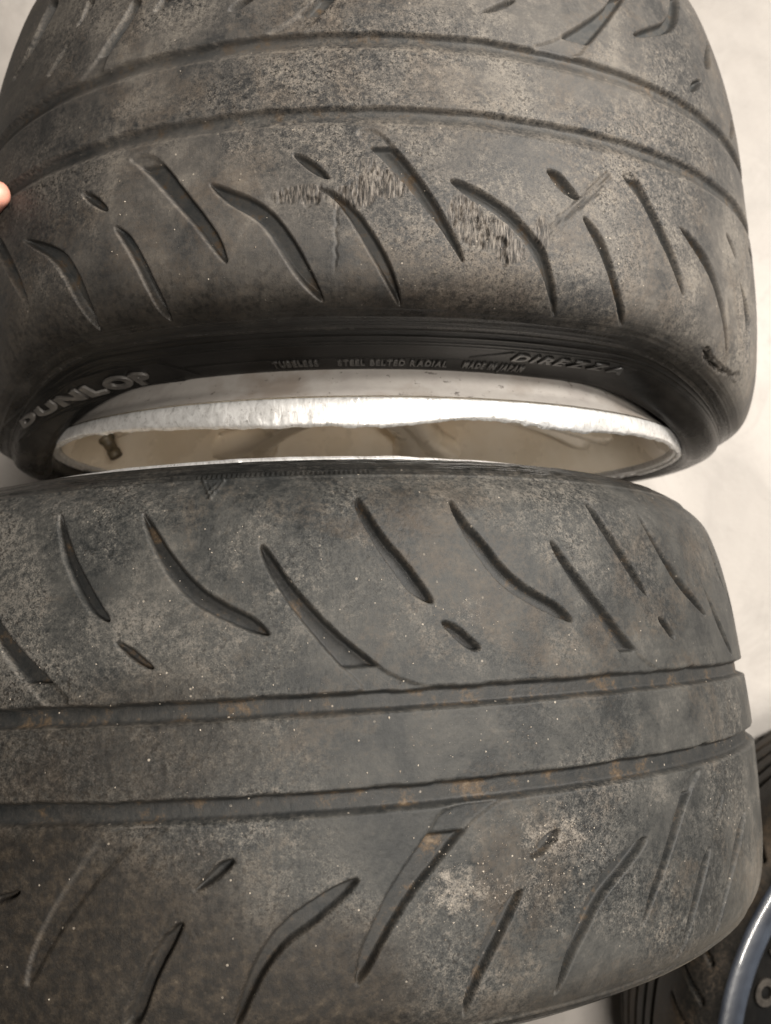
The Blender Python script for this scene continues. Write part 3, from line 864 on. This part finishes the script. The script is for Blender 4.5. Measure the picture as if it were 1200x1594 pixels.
def build_tyre2():
    R = .320
    phi = columns(-.65, 1.28, .00066 / .32, .02)
    trow = np.r_[np.linspace(0, .045, 10, endpoint=False), np.arange(.045, .372, .00066), np.linspace(.372, ty2.L[-1], 16)]
    PH, T = np.meshgrid(phi, trow)
    S = PH * R
    polys = repeat_polys(decode(POLY2), (1.52, 3.04, 4.56))
    D = carve(polys, PH, T, phi, trow, R, [(.1967, .2076, .0048, .0035), (.2377, .2494, .0048, .0035)], .0052, .0015, 103)
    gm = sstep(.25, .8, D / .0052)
    H = -D
    tread = sstep(.085, .10, T) * (1 - sstep(.33, .35, T))
    H += tread * (fbm(S * 14, T * 300, 141, 3) - .5) * .0001
    H += tread * (fbm(S * 160, T * 160, 142, 3) - .5) * .00005
    pits = sstep(.62, .78, fbm(S * 620, T * 620, 143, 2)) * sstep(.42, .62, fbm(S * 12, T * 12, 144, 2))
    H -= tread * pits * .00012
    # shoulder: moulded ridges, flow lines and the wear mark
    for (t, w, h) in [(.0893, .0008, .0008), (.0835, .0006, .0005), (.0752, .0006, .0005), (.068, .0006, .0004)]:
        H += h * np.exp(-((T - t - (fbm(S * 20, T * 0, 145, 2) - .5) * .0008) / w) ** 2)
    sh = sstep(.055, .065, T) * (1 - sstep(.086, .089, T))
    H += sh * (fbm(S * 40, T * 1400, 146, 3) - .5) * .0011
    comb = sh * (T > .084) * (T < .0885) * (PH > -.05) * (PH < .24)
    H += comb * .0004 * np.sign(np.sin(S * 2 * math.pi / .0026))
    for a, b in (((-.035, .0905), (-.018, .1035)), ((-.001, .0905), (-.018, .1035)), ((-.035, .0905), (-.001, .0905)), ((-.026, .0925), (-.014, .100)), ((-.012, .0925), (-.022, .1)), ((.004, .0905), (.016, .0925))):
        A, B = np.array(a) * (R, 1), np.array(b) * (R, 1)
        e = B - A
        i0, i1 = np.searchsorted(phi, [-.06, .05])
        j0, j1 = np.searchsorted(trow, [.085, .11])
        w = (slice(j0, j1), slice(i0, i1))
        t = np.clip(((S[w] - A[0]) * e[0] + (T[w] - A[1]) * e[1]) / (e @ e), 0, 1)
        d = np.hypot(S[w] - A[0] - t * e[0], T[w] - A[1] - t * e[1])
        H[w] += .0009 * np.exp(-(d / .0006) ** 2)
    H += .0012 * np.exp(-((T - .3475) / .0009) ** 2) + .0008 * np.exp(-((T - .3525) / .0008) ** 2)
    # peeled lines beside the circumferential grooves and scuffed spots
    dmg = np.zeros(PH.shape)
    for (p, t, rp, rt, s) in [(.31, .2815, .055, .013, .8), (.46, .2700, .060, .010, .75), (.40, .2900, .05, .009, .45), (.17, .1205, .05, .012, .3), (.09, .118, .04, .012, .3),
                              (-.10, .170, .07, .02, .25), (.62, .1035, .05, .006, .5), (.80, .1025, .04, .006, .4)]:
        q = ((PH - p) / rp) ** 2 + ((T - t) / rt) ** 2 + (fbm(S * 80, T * 80, 151, 3) - .5) * 1.4
        dmg = np.maximum(dmg, s * (1 - sstep(.2, 1.3, q)))
    dmg *= (1 - gm * .7)
    H += dmg * (fbm(S * 300, T * 300, 152, 3) - .5) * .0009
    nz = fbm(S * 40, T * 40, 191, 4)
    dust = 1 - sstep(.346, .360, T + (nz - .5) * .012)
    dust = dust * (.32 + .68 * sstep(.082, .094, T + (nz - .5) * .010))
    pale = np.zeros(PH.shape)
    for (p, t, rp, rt, s) in [(.30, .2835, .06, .012, .95), (.47, .268, .07, .011, .9), (.41, .288, .06, .012, .6), (.40, .258, .09, .006, .5), (.36, .166, .05, .010, .45), (.26, .145, .06, .012, .3),
                              (.62, .1035, .06, .006, .5), (.21, .128, .03, .012, .35), (-.02, .178, .10, .018, .35), (.58, .30, .04, .02, .35), (.0, .26, .06, .008, .4), (.9, .26, .1, .02, .3), (.13, .262, .08, .006, .35)]:
        q = ((PH - p) / rp) ** 2 + ((T - t) / rt) ** 2 + (fbm(S * 60, T * 60, 161, 3) - .5) * 1.2
        pale = np.maximum(pale, s * (1 - sstep(.0, 1.3, q)))
    mud_shade = np.zeros(PH.shape)  # brown dirt at lower left, with the lower side's shade painted in
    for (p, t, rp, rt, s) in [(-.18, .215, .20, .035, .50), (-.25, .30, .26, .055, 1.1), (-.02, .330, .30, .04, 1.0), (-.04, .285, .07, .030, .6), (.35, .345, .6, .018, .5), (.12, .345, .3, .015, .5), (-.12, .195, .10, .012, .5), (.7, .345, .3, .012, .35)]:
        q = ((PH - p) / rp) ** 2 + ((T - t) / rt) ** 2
        mud_shade = np.maximum(mud_shade, s * (1 - sstep(.0, 1.9, q + (fbm(S * 22, T * 22, 171, 4) - .5) * 1.6)))
    me = tyre_mesh('tyre', ty2, phi, trow, H, dust, gm, dmg * .3, R, mud_shade, pale, sstep(.02, .10, D / .0052) * (1 - sstep(.12, .26, D / .0052)))
    return link('tyre', me, w2, [RUB2])


tyre2 = build_tyre2()


def grit(parent, ty, spots, n, seed, mats):
    """loose grains lying on the tread."""
    rg = np.random.default_rng(seed)
    base = bmesh.new()
    bmesh.ops.create_icosphere(base, subdivisions=1, radius=1.0)
    bv = np.array([v.co[:] for v in base.verts])
    bf = np.array([[v.index for v in f.verts] for f in base.faces])
    base.free()
    V, F = [], []
    w = np.array([s[4] for s in spots], float)
    pick = rg.choice(len(spots), n, p=w / w.sum())
    for i in range(n):
        p, t, rp, rt, _ = spots[pick[i]]
        ph, tt = p + rg.normal() * rp, t + rg.normal() * rt
        if not .10 < tt < .335:
            continue
        c = ty.at(np.array([ph]), np.array([tt]), np.array([0.0001]))[0]
        sz = .00010 + .00036 * rg.random() ** 4
        q = bv * (sz * (0.6 + .8 * rg.random((len(bv), 3)))) * (0.7 + .6 * rg.random(3))
        F.append(bf + len(V) * len(bv))
        V.append(q + c)
    me = mesh_np('grit', np.concatenate(V), np.concatenate(F), False)
    g = link('grit', me, parent, mats)
    g['kind'] = 'stuff'
    return g


ng = NT('pale_grit')
GRIT = ng.fin(ng.ramp(ng.noise(ng.obj, 400, 1), [(0.35, (0.10, 0.080, 0.060)), (0.6, (0.30, 0.265, 0.22))]), 0.8)
grit(w2, ty2, [(.31, .2815, .035, .009, 4), (.46, .268, .045, .009, 4), (.42, .285, .08, .016, 2), (.2, .22, .4, .07, 2), (.35, .165, .035, .006, 1), (.0, .18, .15, .03, 3), (.30, .222, .10, .008, 2), (.9, .27, .1, .03, 1)], 900, 5, [GRIT])
grit(w1, ty1, [(.05, .27, .2, .04, 3), (.25, .29, .12, .03, 2), (.55, .29, .06, .015, 2), (-.3, .25, .2, .05, 2)], 260, 6, [GRIT])


def chew2(PH, u):
    S = PH * .236
    return (fbm(S * 60, u * 3, 31, 3) - .5) * .0008, (fbm(S * 60, u * 3, 32, 3) - .5) * .0008


rim2 = make_rim(w2, 1, .1125, .178, .2375, DROP2, 7, 720, chew2, phase=.4)

# ================================================================ wheel lying on the floor, lower right
PROF3 = [(-.085, .205), (-.100, .212), (-.110, .235), (-.113, .262), (-.105, .288), (-.092, .3035), (-.075, .309), (-.03, .3125), (.03, .3125), (.075, .309),
         (.092, .3035), (.105, .2935), (.1135, .283), (.1165, .275), (.113, .262), (.110, .245), (.105, .225), (.100, .212), (.085, .205)]
PROF3 = PROF3[::-1]
w3 = bpy.data.objects.new('spare_wheel', None)
COL.objects.link(w3)
w3.location = (.546, -.378, .117)
w3.rotation_euler = (math.pi / 2, 0, 0)
tag(w3, 'dark ribbed wheel lying flat in the lower right corner with glossy bluish sidewall ring', 'wheel')
ty3 = Tyre(PROF3, 0.0)


def build_tyre3():
    R = .3125
    phi = np.arange(900) * 2 * math.pi / 900
    trow = np.r_[np.arange(0, ty3.L[-1], .0012), ty3.L[-1]]
    PH, T = np.meshgrid(phi, trow)
    S = PH * R
    mid = ty3.L[-1] / 2
    D = np.zeros(PH.shape)
    for k in (-.062, -.034, -.006, .020, .042):
        D = np.maximum(D, .006 * sstep(0, .0035, .0042 - np.abs(T - (mid - k)) + (fbm(S * 30, T * 0, 7, 2) - .5) * .001))
    # slanted sipes on the shoulders
    sl = (S * 1.0 + (T - mid) * .8) % .034
    for lo, hi in ((mid - .112, mid - .074), (mid + .060, mid + .112)):
        D = np.maximum(D, .005 * sstep(0, .002, .0028 - np.abs(sl - .017)) * sstep(lo, lo + .004, T) * (1 - sstep(hi - .004, hi, T)))
    H = -D
    dust = sstep(mid - .128, mid - .112, T) * (1 - sstep(mid + .112, mid + .128, T))
    me = tyre_mesh('tyre', ty3, phi, trow, H, dust, sstep(.3, .8, D / .005), 0 * D, R)
    return link('tyre', me, w3, [RUB3])


tyre3 = build_tyre3()
n3 = NT('glossy_blue_black_rubber')
RING = n3.fin(n3.ramp(n3.noise(n3.obj, 25, 4), [(0.35, (0.016, 0.019, 0.026)), (0.65, (0.034, 0.040, 0.052))]), 0.36, 0.0, n3.bump(n3.noise(n3.obj, 160, 4), 0.25, 0.001), Coat_Weight=0.5)
rg = dens([(.1120, .2815), (.1158, .2800), (.1174, .2765), (.1178, .2715), (.1172, .2665), (.1150, .2605), (.109, .2590)], 5)
link('rim_protector', recalc(lathe_mesh('rim_protector', rg, 256, 0.0)), tyre3, [RING])
# the letters that show at the frame's edge
tb = ty3.L[np.argmin(np.abs(ty3.c[:, 1] - .2545) + 10 * (ty3.c[:, 0] < 0))]
for ch, p0, p1 in (('O', -1.95, -1.855), ('7', -2.06, -1.98)):
    word(tyre3, ty3, ch, .023, p0, p1, tb, .25, DUSTLET, bold=.0008, ext=.0014)
make_rim(w3, 1, .117, .112, .222, 0.0, 6, 256, None, phase=.1)

# ================================================================ hand steadying the upper tyre at the left edge
def hand():
    n = NT('skin')
    v = n.noise(n.obj, 60, 4, 0.6)
    c = n.ramp(v, [(0.35, (0.50, 0.235, 0.175)), (0.65, (0.62, 0.33, 0.25))])
    c = n.mix(n.rng(n.noise(n.obj, 18, 2), 0.45, 0.65, 0, 0.5), c, (0.60, 0.20, 0.15))
    skin = n.fin(c, 0.48, 0.0, n.bump(n.noise(n.mapping(n.obj, (1, 1, 1)), 900, 3), 0.25, 0.0003), Subsurface_Weight=0.12, Subsurface_Radius=(0.006, 0.002, 0.001))
    n = NT('fingernail')
    nail_m = n.fin((0.70, 0.47, 0.39), 0.28)
    M = w1.matrix_world

    def pt(ph, t, h):
        return M @ Vector(ty1.at(np.array([ph]), np.array([t]), np.array([h]))[0])
    joints, rad, edges = [], [], []

    def add(p, r):
        joints.append(p)
        rad.append(r)
        return len(joints) - 1

    def chain(start, pts):
        prev = start
        for p, r in pts:
            i = add(p, r)
            edges.append((prev, i))
            prev = i
        return prev
    T0 = .2365
    wrist = add(pt(-1.86, T0 + .004, .058), .027)
    palm = chain(wrist, [(pt(-1.70, T0 - .004, .042), .026)])
    palm2 = chain(palm, [(pt(-1.58, T0 - .020, .030), .021)])
    thumb = chain(palm, [(pt(-1.50, T0 + .020, .024), .0155), (pt(-1.25, T0 + .012, .0135), .0120), (pt(-1.02, T0 + .005, .0105), .0108), (pt(-.89, T0 + .0005, .0100), .0112), (pt(-.812, T0 + .0000, .0088), .0096), (pt(-.785, T0, .0076), .0065)])
    for k, (dt, ln) in enumerate(((-.018, .90), (-.036, 1.0), (-.055, .95), (-.073, .78))):
        b = chain(palm2, [(pt(-1.60 + .01 * k, T0 + dt, .026), .0115)])
        chain(b, [(pt(-1.60 + .09 * ln, T0 + dt - .010, .017), .0095), (pt(-1.60 + .17 * ln, T0 + dt - .016, .0105), .0088), (pt(-1.60 + .235 * ln, T0 + dt - .020, .0085), .0080), (pt(-1.60 + .26 * ln, T0 + dt - .021, .0078), .0060)])
    chain(wrist, [(pt(-1.98, T0 - .06, .10), .029), (pt(-2.02, T0 - .15, .17), .036), (pt(-2.05, T0 - .22, .24), .040)])
    me = bpy.data.meshes.new('hand')
    O = joints[wrist].copy()
    me.from_pydata([tuple(j - O) for j in joints], edges, [])
    me.update()
    ob = link('hand', me, None, [skin])
    ob.location = O
    md = ob.modifiers.new('skin', 'SKIN')
    md.use_smooth_shade = True
    for i, v in enumerate(me.skin_vertices[0].data):
        v.radius = (rad[i], rad[i])
        v.use_root = (i == 0)
    ss = ob.modifiers.new('subdivision', 'SUBSURF')
    ss.levels = ss.render_levels = 2
    tag(ob, 'hand gripping the upper tyre, only a fingertip showing at the left edge', 'hand')
    # thumb nail
    c = pt(-.835, T0 - .0005, .0198)
    x = (pt(-.80, T0, .0198) - c).normalized()
    y = (pt(-.835, T0 + .01, .0198) - c).normalized()
    z = x.cross(y)
    z = -z if (c - M @ Vector((0, 0, DROP1))).dot(z) < 0 else z
    bm = bmesh.new()
    g = [[None] * 7 for _ in range(7)]
    for i in range(7):
        for j in range(7):
            u, v = (i / 6 - .5) * 2, (j / 6 - .5) * 2
            k = 1 - .22 * max(0, u) ** 3
            p = c + x * (u * .0065) + y * (v * .0054 * k) - z * (.0024 * v * v + .0012 * max(0, u) ** 2 - .0001)
            g[i][j] = bm.verts.new(p - O)
    for i in range(6):
        for j in range(6):
            bm.faces.new((g[i][j], g[i + 1][j], g[i + 1][j + 1], g[i][j + 1]))
    bmesh.ops.recalc_face_normals(bm, faces=bm.faces)
    nl = link('fingernail', bm_mesh('fingernail', bm, True), ob, [nail_m])
    sm = nl.modifiers.new('thickness', 'SOLIDIFY')
    sm.thickness = .0006


hand()
